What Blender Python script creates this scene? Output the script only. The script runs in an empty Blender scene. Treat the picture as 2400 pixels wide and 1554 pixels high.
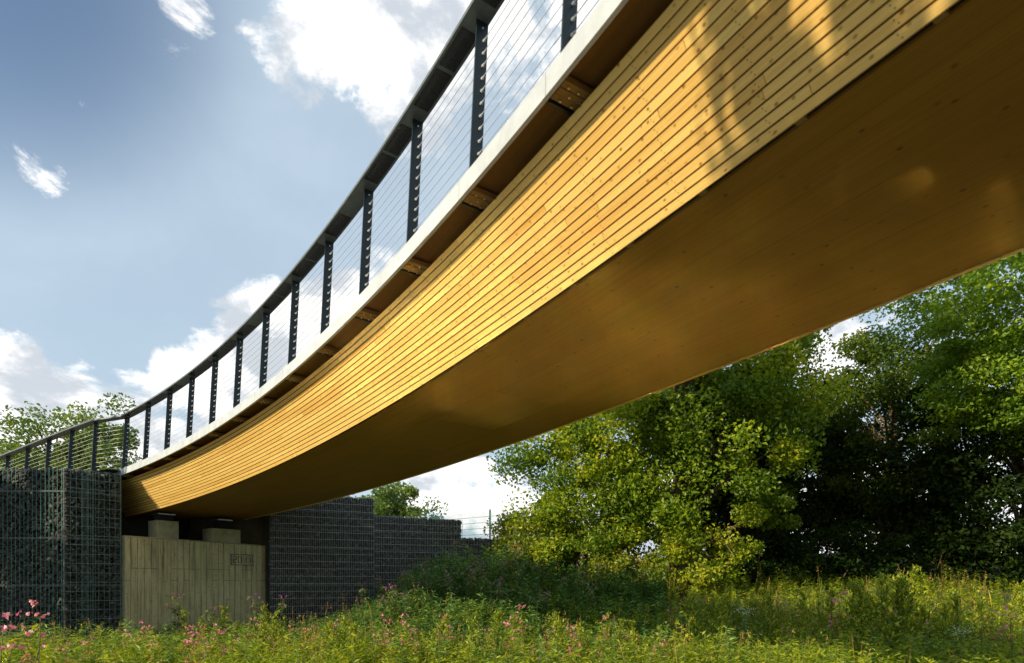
import bpy, math, random
import numpy as np
from mathutils import Vector

# ------------------------------------------------------------------ camera, sky, sun
SC = bpy.context.scene
COL = SC.collection
CH = 1.5                                   # camera height above the low meadow
F = 1400.0; HZ = 1364.4                    # focal length in pixels of the 2400 px wide photo, horizon row
cam_d = bpy.data.cameras.new('camera'); cam = bpy.data.objects.new('camera', cam_d); COL.objects.link(cam)
cam.location = (0, 0, CH); cam.rotation_euler = (math.pi/2, 0, 0)
cam_d.sensor_width = 36; cam_d.lens = F/2400*36; cam_d.shift_y = (HZ-777)/2400
cam_d.clip_start = 0.05; cam_d.clip_end = 2000
cam_d.dof.use_dof = True; cam_d.dof.focus_distance = 12.5; cam_d.dof.aperture_fstop = 1.8
SC.camera = cam
SC.view_settings.view_transform = 'Standard'; SC.view_settings.look = 'None'
SC.view_settings.gamma = 1; SC.view_settings.exposure = 0.3
SC.render.engine = 'CYCLES'
SC.cycles.use_denoising = True
SC.cycles.max_bounces = 8; SC.cycles.transparent_max_bounces = 8
SC.cycles.sample_clamp_indirect = 0; SC.cycles.blur_glossy = .0; SC.cycles.caustics_reflective = True

SUN_EL = math.radians(29.0)
SUN_AZ = math.atan2(-.785, -.62)
D_SUN = Vector((math.sin(SUN_AZ)*math.cos(SUN_EL), math.cos(SUN_AZ)*math.cos(SUN_EL), math.sin(SUN_EL)))
sl = bpy.data.lights.new('sun', 'SUN'); sl.energy = 5.0; sl.angle = math.radians(.5); sl.color = (1, .88, .66)
so = bpy.data.objects.new('sun', sl); COL.objects.link(so); so.location = (-10, -10, 20)
so.rotation_euler = D_SUN.to_track_quat('Z', 'Y').to_euler()

class NT:
    def __init__(s, tree): s.t = tree; s.n = tree.nodes; s.l = tree.links
    def new(s, typ, **kw):
        n = s.n.new(typ)
        for k, v in kw.items():
            if k.startswith('_'): setattr(n, k[1:], v)
        return n
    def put(s, sock, v):
        if hasattr(v, 'links') or isinstance(v, bpy.types.NodeSocket): s.l.new(v, sock)
        else: sock.default_value = v
    def m(s, op, a, b=0.0, c=0.0, clamp=False):
        n = s.n.new('ShaderNodeMath'); n.operation = op; n.use_clamp = clamp
        s.put(n.inputs[0], a); s.put(n.inputs[1], b); s.put(n.inputs[2], c); return n.outputs[0]
    def vm(s, op, a, b=(0, 0, 0)):
        n = s.n.new('ShaderNodeVectorMath'); n.operation = op
        s.put(n.inputs[0], a); s.put(n.inputs[1], b)
        return n.outputs['Value'] if op in ('DOT_PRODUCT', 'LENGTH') else n.outputs[0]
    def rng(s, v, a, b, c=0.0, d=1.0, smooth=False):
        n = s.n.new('ShaderNodeMapRange'); n.clamp = True
        if smooth: n.interpolation_type = 'SMOOTHSTEP'
        s.put(n.inputs['Value'], v); n.inputs['From Min'].default_value = a; n.inputs['From Max'].default_value = b
        n.inputs['To Min'].default_value = c; n.inputs['To Max'].default_value = d; return n.outputs['Result']
    def noise(s, vec, scale, detail=4, rough=.5, dist=0.0, typ='FBM'):
        n = s.n.new('ShaderNodeTexNoise'); s.put(n.inputs['Vector'], vec)
        n.inputs['Scale'].default_value = scale; n.inputs['Detail'].default_value = detail
        n.inputs['Roughness'].default_value = rough; n.inputs['Distortion'].default_value = dist; return n.outputs['Fac']
    def mix(s, f, a, b, typ='MIX'):
        n = s.n.new('ShaderNodeMix'); n.data_type = 'RGBA'; n.blend_type = typ
        s.put(n.inputs[0], f); s.put(n.inputs[6], a if not isinstance(a, tuple) else (*a[:3], 1)); s.put(n.inputs[7], b if not isinstance(b, tuple) else (*b[:3], 1))
        return n.outputs[2]
    def map(s, vec, scale, loc=(0, 0, 0), rot=(0, 0, 0)):
        n = s.n.new('ShaderNodeMapping'); s.put(n.inputs[0], vec); n.inputs['Scale'].default_value = scale
        n.inputs['Location'].default_value = loc; n.inputs['Rotation'].default_value = rot; return n.outputs[0]
    def ramp(s, f, stops):
        n = s.n.new('ShaderNodeValToRGB'); s.put(n.inputs[0], f); e = n.color_ramp.elements
        while len(e) < len(stops): e.new(.5)
        for q, (p, c) in zip(e, stops): q.position = p; q.color = (*c, 1)
        return n.outputs[0]

W = bpy.data.worlds.new('World'); SC.world = W; W.use_nodes = True
t = NT(W.node_tree); t.n.clear()
out = t.new('ShaderNodeOutputWorld'); bg = t.new('ShaderNodeBackground'); t.l.new(bg.outputs[0], out.inputs[0])
sky = t.new('ShaderNodeTexSky'); sky.sky_type = 'NISHITA'; sky.sun_disc = False
sky.sun_elevation = SUN_EL; sky.sun_rotation = SUN_AZ; sky.altitude = 50; sky.air_density = 1.2; sky.dust_density = 1.0; sky.ozone_density = 1.6
tc = t.new('ShaderNodeTexCoord'); DIR = t.vm('NORMALIZE', tc.outputs['Generated'])
def dirpx(u, v): return Vector(((u-1200)/F, 1, (HZ-v)/F)).normalized()
# cloud banks: (direction, radius in degrees, strength)
BLOBS = [((800, 60), 4.6, 1), ((960, 90), 6.0, 1.1), ((900, 200), 3.0, .9), ((1080, 20), 6, 1), ((1290, 60), 7, .8), ((690, 120), 3.2, .55), ((1180, 150), 3.5, .6), ((1030, -120), 8, 1.0),
         ((425, 150), 1.5, .50), ((460, 165), 1.5, .50), ((500, 195), 1.5, .50), ((540, 230), 1.5, .50), ((-20, 370), 2.1, .42), ((40, 390), 1.9, .40), ((90, 415), 1.5, .38), ((100, 240), 1.6, .44), ((430, 10), 2.0, .52), ((185, 258), 1.0, .5),
         ((430, 890), 3.2, 1.0), ((540, 870), 3.2, 1.05), ((650, 830), 5.5, 1.1), ((760, 830), 6, 1.1), ((840, 720), 3.2, .95), ((900, 640), 2.2, .8), ((600, 950), 7, 1.1), ((400, 1000), 6, .9),
         ((40, 945), 2.8, .95), ((180, 960), 2.8, .95), ((290, 960), 2.4, .85), ((0, 1000), 6, .8), ((180, 1010), 5, .8),
         ((1100, 1150), 4, .85), ((1000, 1090), 4, .8), ((1180, 1190), 4, .9), ((1950, 860), 4, 1.0), ((2060, 760), 2.0, .6), ((1500, 1250), 7, .9), ((2200, 1250), 9, .9), ((1900, 1250), 6, .9)]
mask = None
for (px, rad, st) in BLOBS:
    c = dirpx(*px); dt = t.vm('DOT_PRODUCT', DIR, tuple(c))
    b = t.m('MULTIPLY', t.rng(dt, math.cos(math.radians(rad*(1.45 if st > .8 else 1.7))), 1.0, 0, 1, True), st)
    mask = b if mask is None else t.m('MAXIMUM', mask, b)
nv = t.map(DIR, (1, 1, 1.5))
n1 = t.noise(nv, 9.0, 10, .64, .35)
n2 = t.noise(nv, 2.6, 5, .55, .3)
dens = t.m('ADD', mask, t.m('MULTIPLY', t.m('SUBTRACT', n1, .5), 2.1))
dens = t.rng(dens, .50, .80, 0, 1, True)
corner = t.rng(t.vm('DOT_PRODUCT', DIR, tuple(dirpx(-200, -350))), math.cos(math.radians(19)), math.cos(math.radians(3)), 0, 1, True)
veil = t.m('MULTIPLY', t.m('ADD', t.m('MULTIPLY', t.rng(n2, .35, .7, 0, 1, True), .2), .68), t.m('SUBTRACT', 1.0, corner))
sepz = t.new('ShaderNodeSeparateXYZ'); t.l.new(DIR, sepz.inputs[0])
hzn = t.rng(sepz.outputs[2], 0.0, .42, .9, .0, True)
veil = t.m('MAXIMUM', veil, hzn)
n3 = t.noise(t.map(DIR, (1, 1, 1.6), (.1, .0, -.03)), 9.0, 6, .6, .2)
ccol = t.mix(t.rng(n3, .36, .56, 0, 1, True), (4.6, 5.0, 5.5), (9.5, 9.4, 9.2))
skyc = t.mix(veil, sky.outputs[0], (4.3, 5.3, 6.2))
t.l.new(t.mix(dens, skyc, ccol), bg.inputs[0]); bg.inputs[1].default_value = .115

# ------------------------------------------------------------------ helpers
rs = np.random.RandomState(11); random.seed(5)
def nrm(a): return a/(np.linalg.norm(a, axis=-1, keepdims=True)+1e-12)
def tag(o, label=None, cat=None, group=None, kind=None):
    if label: o['label'] = label
    if cat: o['category'] = cat
    if group: o['group'] = group
    if kind: o['kind'] = kind
    return o
class MB:
    """collects faces of one mesh object"""
    def __init__(s): s.V = []; s.Fc = []; s.n = 0
    def add(s, v, f, mat=0, uv=None, var=None):
        v = np.asarray(v, float).reshape(-1, 3); f = np.asarray(f, int)
        s.V.append(v); s.Fc.append((f+s.n, mat, uv, var)); s.n += len(v)
    def box(s, c, ax, ay, az, mat=0, var=.5):
        c, ax, ay, az = (np.asarray(q, float) for q in (c, ax, ay, az))
        v = [c+i*ax+j*ay+k*az for k in (-1, 1) for j in (-1, 1) for i in (-1, 1)]
        s.add(v, [[0, 2, 3, 1], [4, 5, 7, 6], [0, 1, 5, 4], [2, 6, 7, 3], [0, 4, 6, 2], [1, 3, 7, 5]], mat, None, np.full(6, var))
    def tube(s, pts, r, k=6, mat=0, cap=True, var=.5, up=(0, 0, 1)):
        P = np.asarray(pts, float); n = len(P); r = np.broadcast_to(np.asarray(r, float), (n,))
        T = nrm(np.gradient(P, axis=0)); U = np.cross(T, np.asarray(up, float)); bad = np.linalg.norm(U, axis=1) < 1e-3
        U[bad] = np.cross(T[bad], (1, 0.2, 0)); U = nrm(U); B = np.cross(T, U)
        a = np.arange(k)/k*2*math.pi
        v = P[:, None]+r[:, None, None]*(np.cos(a)[None, :, None]*U[:, None]+np.sin(a)[None, :, None]*B[:, None])
        i = np.arange(n-1)[:, None]*k; j = np.arange(k)[None]; j2 = (j+1) % k
        f = np.stack([i+j, i+j2, i+k+j2, i+k+j], -1).reshape(-1, 4)
        uvv = None
        s.add(v, f, mat, None, np.full(len(f), var))
        if cap:
            s.add(v[0], [list(range(k))[::-1]], mat, None, np.full(1, var)); s.add(v[-1], [list(range(k))], mat, None, np.full(1, var))
    def loft(s, prof, ss, closed=True, mat=0, caps=True, var=.5, P=None, uvo=(0, 0)):
        """profile [(d, v)...] swept along the bridge stations ss; uv in metres"""
        P = P or BP; prof = np.asarray(prof, float); k = len(prof); ss = np.asarray(ss, float); n = len(ss)
        v = np.stack([P(ss, d, e) for d, e in prof], 1)
        L = np.concatenate([[0], np.cumsum(np.linalg.norm(np.diff(np.vstack([prof, prof[:1]]), axis=0), axis=1))])
        f = []; uv = []
        kk = k if closed else k-1
        for i in range(n-1):
            for j in range(kk):
                j2 = (j+1) % k
                f.append([i*k+j, (i+1)*k+j, (i+1)*k+j2, i*k+j2])
                uv.append([(ss[i]+uvo[0], L[j]+uvo[1]), (ss[i+1]+uvo[0], L[j]+uvo[1]), (ss[i+1]+uvo[0], L[j+1]+uvo[1]), (ss[i]+uvo[0], L[j+1]+uvo[1])])
        s.add(v, f, mat, np.array(uv), np.full(len(f), var))
        if closed and caps:
            s.add(v[0], [list(range(k))], mat, None, np.full(1, var)); s.add(v[-1], [list(range(k))[::-1]], mat, None, np.full(1, var))
    def obj(s, name, mats, parent=None, smooth=False):
        me = bpy.data.meshes.new(name); V = np.concatenate(s.V)
        me.vertices.add(len(V)); me.vertices.foreach_set('co', V.ravel())
        idx = np.concatenate([f.ravel() for f, *_ in s.Fc]); cnt = np.concatenate([np.full(len(f), f.shape[1]) for f, *_ in s.Fc])
        me.loops.add(len(idx)); me.loops.foreach_set('vertex_index', idx)
        me.polygons.add(len(cnt)); me.polygons.foreach_set('loop_start', np.concatenate([[0], np.cumsum(cnt)[:-1]]))
        me.polygons.foreach_set('material_index', np.concatenate([np.full(len(f), m) for f, m, *_ in s.Fc]))
        if any(u is not None for _, _, u, _ in s.Fc):
            uvl = me.uv_layers.new(name='UVMap')
            uvl.data.foreach_set('uv', np.concatenate([(np.asarray(u, float).ravel() if u is not None else np.zeros(f.size*2)) for f, _, u, _ in s.Fc]))
        a = me.attributes.new('var', 'FLOAT', 'FACE')
        a.data.foreach_set('value', np.concatenate([(np.asarray(w, float) if w is not None else np.full(len(f), .5)) for f, _, _, w in s.Fc]))
        me.update(calc_edges=True); me.validate()
        me.polygons.foreach_set('use_smooth', np.full(len(cnt), bool(smooth)))
        for m in (mats if isinstance(mats, (list, tuple)) else [mats]): me.materials.append(m)
        o = bpy.data.objects.new(name, me); COL.objects.link(o)
        if parent is not None: o.parent = parent
        return o
def empty(name, loc=(0, 0, 0), rz=0, sc=1):
    o = bpy.data.objects.new(name, None); COL.objects.link(o); o.location = loc; o.rotation_euler = (0, 0, rz); o.scale = (sc,)*3
    o.empty_display_size = .2; return o
def copy_tree(o, parent=None):
    c = o.copy(); COL.objects.link(c); c.parent = parent
    for ch in list(o.children): copy_tree(ch, c)
    return c

# ------------------------------------------------------------------ materials
def mat(name):
    m = bpy.data.materials.new(name); m.use_nodes = True; T = NT(m.node_tree); b = T.n['Principled BSDF']; return m, T, b
def attr(T, n='var'):
    a = T.n.new('ShaderNodeAttribute'); a.attribute_name = n; return a.outputs['Fac']
def bump(T, b, h, st, dist=.01):
    n = T.n.new('ShaderNodeBump'); n.inputs['Strength'].default_value = st; n.inputs['Distance'].default_value = dist
    T.l.new(h, n.inputs['Height']); T.l.new(n.outputs[0], b.inputs['Normal'])
def plain(name, col, rough=.5, metal=0.0, nz=0.0, nsc=20, spec=.5):
    m, T, b = mat(name); b.inputs['Roughness'].default_value = rough; b.inputs['Metallic'].default_value = metal; b.inputs['Specular IOR Level'].default_value = spec
    g = T.n.new('ShaderNodeTexCoord').outputs['Object']
    n = T.noise(g, nsc, 5, .6)
    T.l.new(T.mix(T.rng(n, .35, .65), tuple(c*(1-nz) for c in col), tuple(min(1, c*(1+nz)) for c in col)), b.inputs['Base Color'])
    return m
def wood(name, dark, light, knot=(.18, .07, .02), knots=.5, rough=.5, cell=(1.0, .05), grain=60, seams=None, kr=.011):
    m, T, b = mat(name); uv = T.n.new('ShaderNodeTexCoord').outputs['UV']; va = attr(T)
    off = T.n.new('ShaderNodeCombineXYZ'); T.l.new(T.m('MULTIPLY', va, 37.0), off.inputs[0]); T.l.new(T.m('MULTIPLY', va, 11.0), off.inputs[1])
    p = T.vm('ADD', uv, off.outputs[0])
    g1 = T.noise(T.map(p, (.8, grain, 1)), 1.0, 6, .6, .6)
    g2 = T.noise(T.map(p, (.5, 4, 1)), 1.3, 3, .5)
    f = T.m('ADD', T.m('MULTIPLY', T.rng(g1, .3, .7), .42), T.m('ADD', T.m('MULTIPLY', T.rng(g2, .3, .7), .22), T.m('MULTIPLY', va, .42)))
    c = T.mix(f, dark, light)
    v = T.n.new('ShaderNodeTexVoronoi'); v.inputs['Scale'].default_value = 1.0; T.l.new(T.map(p, (1/cell[0], 1/cell[1], 1)), v.inputs['Vector'])
    # knots: round spots of varying presence
    d = v.outputs['Distance']; vc = T.n.new('ShaderNodeSeparateColor'); T.l.new(v.outputs['Color'], vc.inputs[0])
    q = T.vm('SUBTRACT', T.map(p, (1/cell[0], 1/cell[1], 1)), v.outputs['Position'])
    q = T.vm('LENGTH', T.vm('MULTIPLY', q, (cell[0]*.75, cell[1], 0)))
    k = T.m('MULTIPLY', T.rng(q, .004, kr, 1, 0, True), T.m('LESS_THAN', vc.outputs[0], knots))
    c = T.mix(T.m('MULTIPLY', k, T.rng(vc.outputs[1], 0, 1, .35, .95)), c, knot)
    if seams:
        sx = T.n.new('ShaderNodeSeparateXYZ'); T.l.new(uv, sx.inputs[0])
        for ax, per, wid, ph in seams:
            fr = T.m('FRACT', T.m('ADD', T.m('DIVIDE', sx.outputs[ax], per), ph))
            ln = T.rng(T.m('ABSOLUTE', T.m('SUBTRACT', fr, .5)), .5-wid/per, .5-.3*wid/per, 0, .55)
            c = T.mix(ln, c, (.05, .03, .01))
    T.l.new(c, b.inputs['Base Color']); b.inputs['Roughness'].default_value = rough; b.inputs['Specular IOR Level'].default_value = .12
    bump(T, b, g1, .25, .002)
    return m
M = {}
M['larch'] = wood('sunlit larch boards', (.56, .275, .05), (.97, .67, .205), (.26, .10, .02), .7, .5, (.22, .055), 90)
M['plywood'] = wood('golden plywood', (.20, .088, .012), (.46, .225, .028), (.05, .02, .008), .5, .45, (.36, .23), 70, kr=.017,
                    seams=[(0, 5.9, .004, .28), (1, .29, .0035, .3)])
M['plyplate'] = wood('plywood hatch', (.215, .10, .015), (.43, .215, .029), (.10, .04, .01), .25, .42, (.4, .12), 50)
M['plydeck'] = wood('orange deck plywood', (.20, .085, .018), (.32, .15, .03), (.08, .03, .01), .2, .5, (.5, .2), 26)
M['groovewood'] = plain('dark brown batten', (.045, .025, .009), .9)
M['block'] = wood('bracket timber', (.24, .13, .035), (.36, .21, .06), (.06, .03, .01), .2, .5, (.5, .2), 40)
M['dark'] = plain('dark membrane', (.012, .010, .009), .9)
M['white'] = plain('white coated steel edge', (.48, .50, .50), .42, 0, .10, 5)
M['green'] = plain('dark green steel', (.009, .019, .021), .42, .1, .1, 30)
M['railtop'] = plain('grey green handrail', (.15, .17, .155), .4, .3, .12, 14)
M['railpanel'] = plain('dark rail strip', (.03, .03, .028), .25, .2, .3, 60)
M['cable'] = plain('stainless cable', (.74, .73, .70), .45, .3, .05, 60)
M['bolt'] = plain('zinc bolt', (.55, .52, .45), .35, .9, .1, 80)
M['wire'] = plain('galvanised wire', (.17, .23, .22), .5, .3, .2, 30)
M['wire2'] = plain('green coated wire', (.06, .27, .20), .45, .1, .15, 30)
M['wire3'] = plain('bright galvanised wire', (.42, .44, .40), .5, .3, .2, 30)
M['fence'] = plain('dark green fence', (.03, .13, .10), .45, .1, .1, 30)
def stone_mat():
    m, T, b = mat('dark basalt'); va = attr(T); g = T.n.new('ShaderNodeTexCoord').outputs['Object']
    n = T.noise(g, 26, 5, .65)
    c = T.ramp(va, [(0, (.014, .011, .010)), (.45, (.042, .036, .031)), (.8, (.095, .080, .066)), (1, (.17, .14, .11))])
    T.l.new(T.mix(T.rng(n, .3, .7), c, (.035, .030, .026)), b.inputs['Base Color']); b.inputs['Roughness'].default_value = .75
    bump(T, b, n, .6, .01); return m
M['stone'] = stone_mat()
def concrete_mat():
    m, T, b = mat('board marked concrete'); uv = T.n.new('ShaderNodeTexCoord').outputs['UV']; ob = T.n.new('ShaderNodeTexCoord').outputs['Object']
    va = attr(T)
    n1 = T.noise(T.map(uv, (2.2, .55, 1)), 2.5, 6, .62, .4); n2 = T.noise(ob, 30, 5, .6)
    c = T.mix(T.rng(n1, .33, .66), (.46, .38, .18), (.68, .58, .31))
    c = T.mix(T.m('MULTIPLY', va, .35), c, (.48, .41, .20))
    st = T.noise(T.map(uv, (16, .7, 1)), 1.0, 5, .7); c = T.mix(T.rng(st, .50, .68, 0, .85), c, (.10, .085, .05))
    bl = T.noise(T.map(uv, (3, 5, 1)), 3.5, 4, .6); c = T.mix(T.rng(bl, .60, .70, 0, .75), c, (.09, .07, .04))
    T.l.new(T.mix(T.rng(n2, .3, .7, 0, .25), c, (.2, .18, .13)), b.inputs['Base Color']); b.inputs['Roughness'].default_value = .85
    bump(T, b, n2, .3, .004); return m
M['concrete'] = concrete_mat()
M['groove'] = plain('dark concrete joint', (.07, .055, .03), .9)
M['recess'] = plain('shade darkened concrete', (.05, .045, .03), .9, 0, .2, 5)  # concrete colour darkened to stand for the deep shade behind the pier
M['concrete2'] = plain('plain concrete', (.34, .30, .17), .85, 0, .2, 6)
def leaf_mat(name, stops, trans=.35, rough=.45, spec=.35):
    m, T, b = mat(name); va = attr(T); c = T.ramp(va, stops)
    T.l.new(c, b.inputs['Base Color']); b.inputs['Roughness'].default_value = rough; b.inputs['Specular IOR Level'].default_value = spec
    b.inputs['Roughness'].default_value = rough
    tr = T.n.new('ShaderNodeBsdfTranslucent'); mx = T.n.new('ShaderNodeMixShader'); mx.inputs[0].default_value = trans
    T.l.new(T.mix(1.0, c, (1.5, 1.5, .7), 'MULTIPLY'), tr.inputs[0])
    T.l.new(b.outputs[0], mx.inputs[1]); T.l.new(tr.outputs[0], mx.inputs[2])
    T.l.new(mx.outputs[0], T.n['Material Output'].inputs[0]); return m
M['maple'] = leaf_mat('maple leaves', [(0, (.035, .080, .006)), (.4, (.13, .21, .010)), (.8, (.33, .39, .015)), (1, (.52, .47, .03))], .42)
M['shadeleaf'] = leaf_mat('shade darkened leaves', [(0, (.010, .026, .005)), (.7, (.028, .055, .007)), (1, (.11, .14, .012))], .25, .6, .12)  # leaf colour lowered to paint in the shade of the wood
M['midleaf'] = leaf_mat('mid green leaves', [(0, (.016, .040, .005)), (.5, (.05, .095, .008)), (1, (.20, .24, .015))], .3, .5, .2)  # darker green standing in for a crown mostly in shade
M['feather'] = leaf_mat('light feathery leaves', [(0, (.07, .15, .012)), (.6, (.20, .31, .018)), (1, (.36, .42, .03))], .4)
M['willow'] = leaf_mat('grey green leaves', [(0, (.07, .12, .02)), (.6, (.17, .25, .05)), (1, (.28, .34, .08))], .3)
M['yellowleaf'] = leaf_mat('yellowing leaves', [(0, (.08, .12, .01)), (.55, (.22, .26, .016)), (.9, (.38, .35, .02)), (1, (.45, .22, .03))], .35)
M['weed'] = leaf_mat('weed leaves', [(0, (.07, .13, .008)), (.4, (.22, .30, .014)), (.85, (.48, .48, .025)), (1, (.60, .44, .06))], .42)
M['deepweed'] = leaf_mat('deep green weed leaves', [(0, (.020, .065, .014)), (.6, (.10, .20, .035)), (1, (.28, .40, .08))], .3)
M['dryweed'] = leaf_mat('dry orange stalks', [(0, (.22, .12, .03)), (1, (.50, .32, .09))], .15)
M['pink'] = leaf_mat('pink petals', [(0, (.55, .09, .22)), (.6, (.72, .20, .36)), (1, (.85, .50, .58))], .3, .5)
M['magenta'] = leaf_mat('magenta petals', [(0, (.36, .07, .30)), (1, (.60, .20, .50))], .3, .5)
M['petalwhite'] = leaf_mat('white petals', [(0, (.65, .66, .58)), (1, (.85, .85, .80))], .3, .5)
M['stem'] = plain('reddish green stem', (.16, .12, .03), .6, 0, .35, 8)
M['gstem'] = plain('green stem', (.07, .11, .02), .6, 0, .3, 8)
def bark_mat(name, a, c2):
    m, T, b = mat(name); g = T.n.new('ShaderNodeTexCoord').outputs['Object']
    n = T.noise(T.map(g, (9, 9, 1.6)), 2.0, 6, .65, .4)
    T.l.new(T.mix(T.rng(n, .35, .65), a, c2), b.inputs['Base Color']); b.inputs['Roughness'].default_value = .9; bump(T, b, n, .8, .03); return m
M['bark'] = bark_mat('brown bark', (.07, .045, .022), (.20, .14, .07))
def soil_mat():
    m, T, b = mat('meadow soil'); g = T.n.new('ShaderNodeTexCoord').outputs['Object']
    n = T.noise(g, .6, 6, .6); n2 = T.noise(g, 9, 6, .7)
    c = T.mix(T.rng(n, .45, .56), (.03, .05, .010), (.12, .08, .035))
    T.l.new(T.mix(T.rng(n2, .35, .65), c, (.06, .05, .02)), b.inputs['Base Color']); b.inputs['Roughness'].default_value = .95; bump(T, b, n2, .8, .05); return m
M['soil'] = soil_mat()
def water_mat():
    m, T, b = mat('stream water'); g = T.n.new('ShaderNodeTexCoord').outputs['Object']
    b.inputs['Base Color'].default_value = (.02, .025, .012, 1); b.inputs['Roughness'].default_value = .06; b.inputs['Specular IOR Level'].default_value = 1.0; b.inputs['IOR'].default_value = 3.4  # reflectance raised well above real water to throw sun onto the soffit
    n = T.noise(T.map(g, (1, 2.2, 1), (0, 0, 0), (0, 0, -.5)), 1.7, 3, .5, .8); bump(T, b, n, 1.0, .018); return m
M['water'] = water_mat()
M['gravel'] = plain('ramp asphalt', (.06, .058, .055), .9, 0, .2, 20)

# ------------------------------------------------------------------ bridge geometry (stations s along the near railing, d inwards, v up)
X0, Y0, TH, K1, K2 = -8.8434, 13.5372, -.6375, -.0292, .0001
E0, E1, E2, E3 = 2.5585, .0455, .0010, -.0001
DS = 1.1347
def BP(s, d=0.0, v=0.0):
    s = np.atleast_1d(np.asarray(s, float)); u, w = np.polynomial.legendre.leggauss(8)
    S = s[:, None]*(u+1)/2; H = TH+K1*S+K2*S**2
    x = X0+(np.cos(H)*w).sum(1)*s/2; y = Y0+(np.sin(H)*w).sum(1)*s/2
    Hs = TH+K1*s+K2*s**2; e = E0+E1*s+E2*s**2+E3*s**3
    return np.stack([x-np.sin(Hs)*d, y+np.cos(Hs)*d, e+v+CH], -1)
def frame(s):
    H = TH+K1*s+K2*s*s
    return np.array([math.cos(H), math.sin(H), 0]), np.array([-math.sin(H), math.cos(H), 0])
S0, S1 = -1.3, 31.0
SSB = np.arange(S0, S1+.01, .35)
TX, BX = np.array([.184, -.174]), np.array([.599, -.890])     # top and foot of the near boarded side
DW = 3.56                                                       # deck width
bridge = empty('footbridge', tuple(BP(0, 1.7, -.9)[0]*[1, 1, 0]))
bridge_loc = np.array(bridge.location)
tag(bridge, 'curved timber footbridge with golden boarded side, white edge and cable railing', 'footbridge')
def bo(mb, name, mats, parent=None, smooth=False):
    o = mb.obj(name, mats, None, smooth)
    par = parent or bridge
    o.parent = par
    if par is bridge: o.location = -Vector(bridge_loc)
    return o
# deck
mb = MB(); mb.loft([(.012, -.012), (DW-.012, -.012), (DW-.012, -.075), (.012, -.075)], SSB, var=.4); bo(mb, 'deck_board', M['plydeck'])
mb = MB(); mb.loft([(.02, -.008), (DW-.02, -.008), (DW-.02, -.0115), (.02, -.0115)], SSB); bo(mb, 'deck_surface', M['gravel'])  # unseen grey sheet added to keep orange bounce off the handrail
mb = MB()
bounds = [S0]+[i*DS-.13 for i in range(0, 28) if S0 < i*DS-.13 < S1]+[S1]
for a, b_ in zip(bounds[:-1], bounds[1:]):
    ss = np.linspace(a+.002, b_-.002, 5)
    mb.loft([(-.019, -.139), (-.019, .004), (.010, .004), (.010, -.139)], ss)
bo(mb, 'deck_edge', M['white'])
mb = MB(); mb.loft([(DW-.01, -.139), (DW-.01, .004), (DW+.019, .004), (DW+.019, -.139)], SSB); bo(mb, 'deck_edge', M['white'])
# boarded sides
NB = 15; L = float(np.linalg.norm(BX-TX)); td = (BX-TX)/L; nd = np.array([td[1], -td[0]])
if nd[0] > 0: nd = -nd
def boards(mir):
    mb = MB(); bw = .0455; pitch = (L-bw)/(NB-1)
    for i in range(NB):
        a = TX+td*i*pitch; b2 = a+td*bw
        pr = [a, b2, b2-nd*.022, a-nd*.022]
        if mir: pr = [(DW-q[0], q[1]) for q in pr][::-1]
        cuts = [S0-.1-rs.rand()*2.0]
        base = .0
        k = 0
        while cuts[-1] < S1: cuts.append(cuts[-1]+random.choice([2.2, 2.9, 3.6, 4.3]))
        for a1, a2 in zip(cuts[:-1], cuts[1:]):
            a1 = max(a1, S0); a2 = min(a2, S1)
            if a2-a1 < .1: continue
            ss = np.linspace(a1+.0018, a2-.0018, max(3, int((a2-a1)/.3)))
            mb.loft(pr, ss, var=rs.rand(), uvo=(rs.rand()*9, rs.rand()*9))
    return mb
def screws(mb, mir):
    bw = .0455; pitch = (L-bw)/(NB-1)
    for j in range(int((S1-S0)/.6)):
        s = S0+.3+j*.6
        if s > 19 or mir: break
        for i in range(NB):
            for q in (.28, .72):
                p = TX+td*(i*pitch+bw*q)+nd*.0012; c = BP(s+(q-.5)*.03, p[0], p[1])[0]; tt, ii = frame(s)
                up = np.array([0, 0, 1.]); n3 = ii*nd[0]+up*nd[1]; t3 = ii*td[0]+up*td[1]
                a = np.arange(6)/6*2*math.pi; r = .0036
                mb.add([c+r*(math.cos(z)*tt+math.sin(z)*t3) for z in a], [[0, 1, 2, 3, 4, 5]], 1)
    return mb
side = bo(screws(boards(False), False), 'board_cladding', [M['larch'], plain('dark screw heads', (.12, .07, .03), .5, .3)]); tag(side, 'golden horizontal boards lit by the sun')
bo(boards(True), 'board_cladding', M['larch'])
mb = MB()
bk = [TX-nd*.034, BX-nd*.034+td*(-.025), (DW-BX[0]-.034, BX[1]+.022), (DW-TX[0]-.03, TX[1])]
mb.loft([tuple(bk[0]), tuple(bk[1]), bk[2], bk[3], (DW-TX[0]-.03, -.174), (DW-TX[0]-.16, -.078), (TX[0]+.16, -.078)], SSB); bo(mb, 'girder_core', M['groovewood'])
# spacer blocks in the gap under the lowest board
mb = MB()
for j in range(44):
    s = S0+.4+j*.6
    if s > S1-1: break
    ss = [s, s+.05]
    mb = MB(); mb.loft([(BX[0]+.020, BX[1]+.034), (BX[0]+.058, BX[1]+.034), (BX[0]+.058, BX[1]+.014), (BX[0]+.020, BX[1]+.012)], ss)
    if s < 20: bo(mb, 'spacer_block', M['block'])
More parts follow.
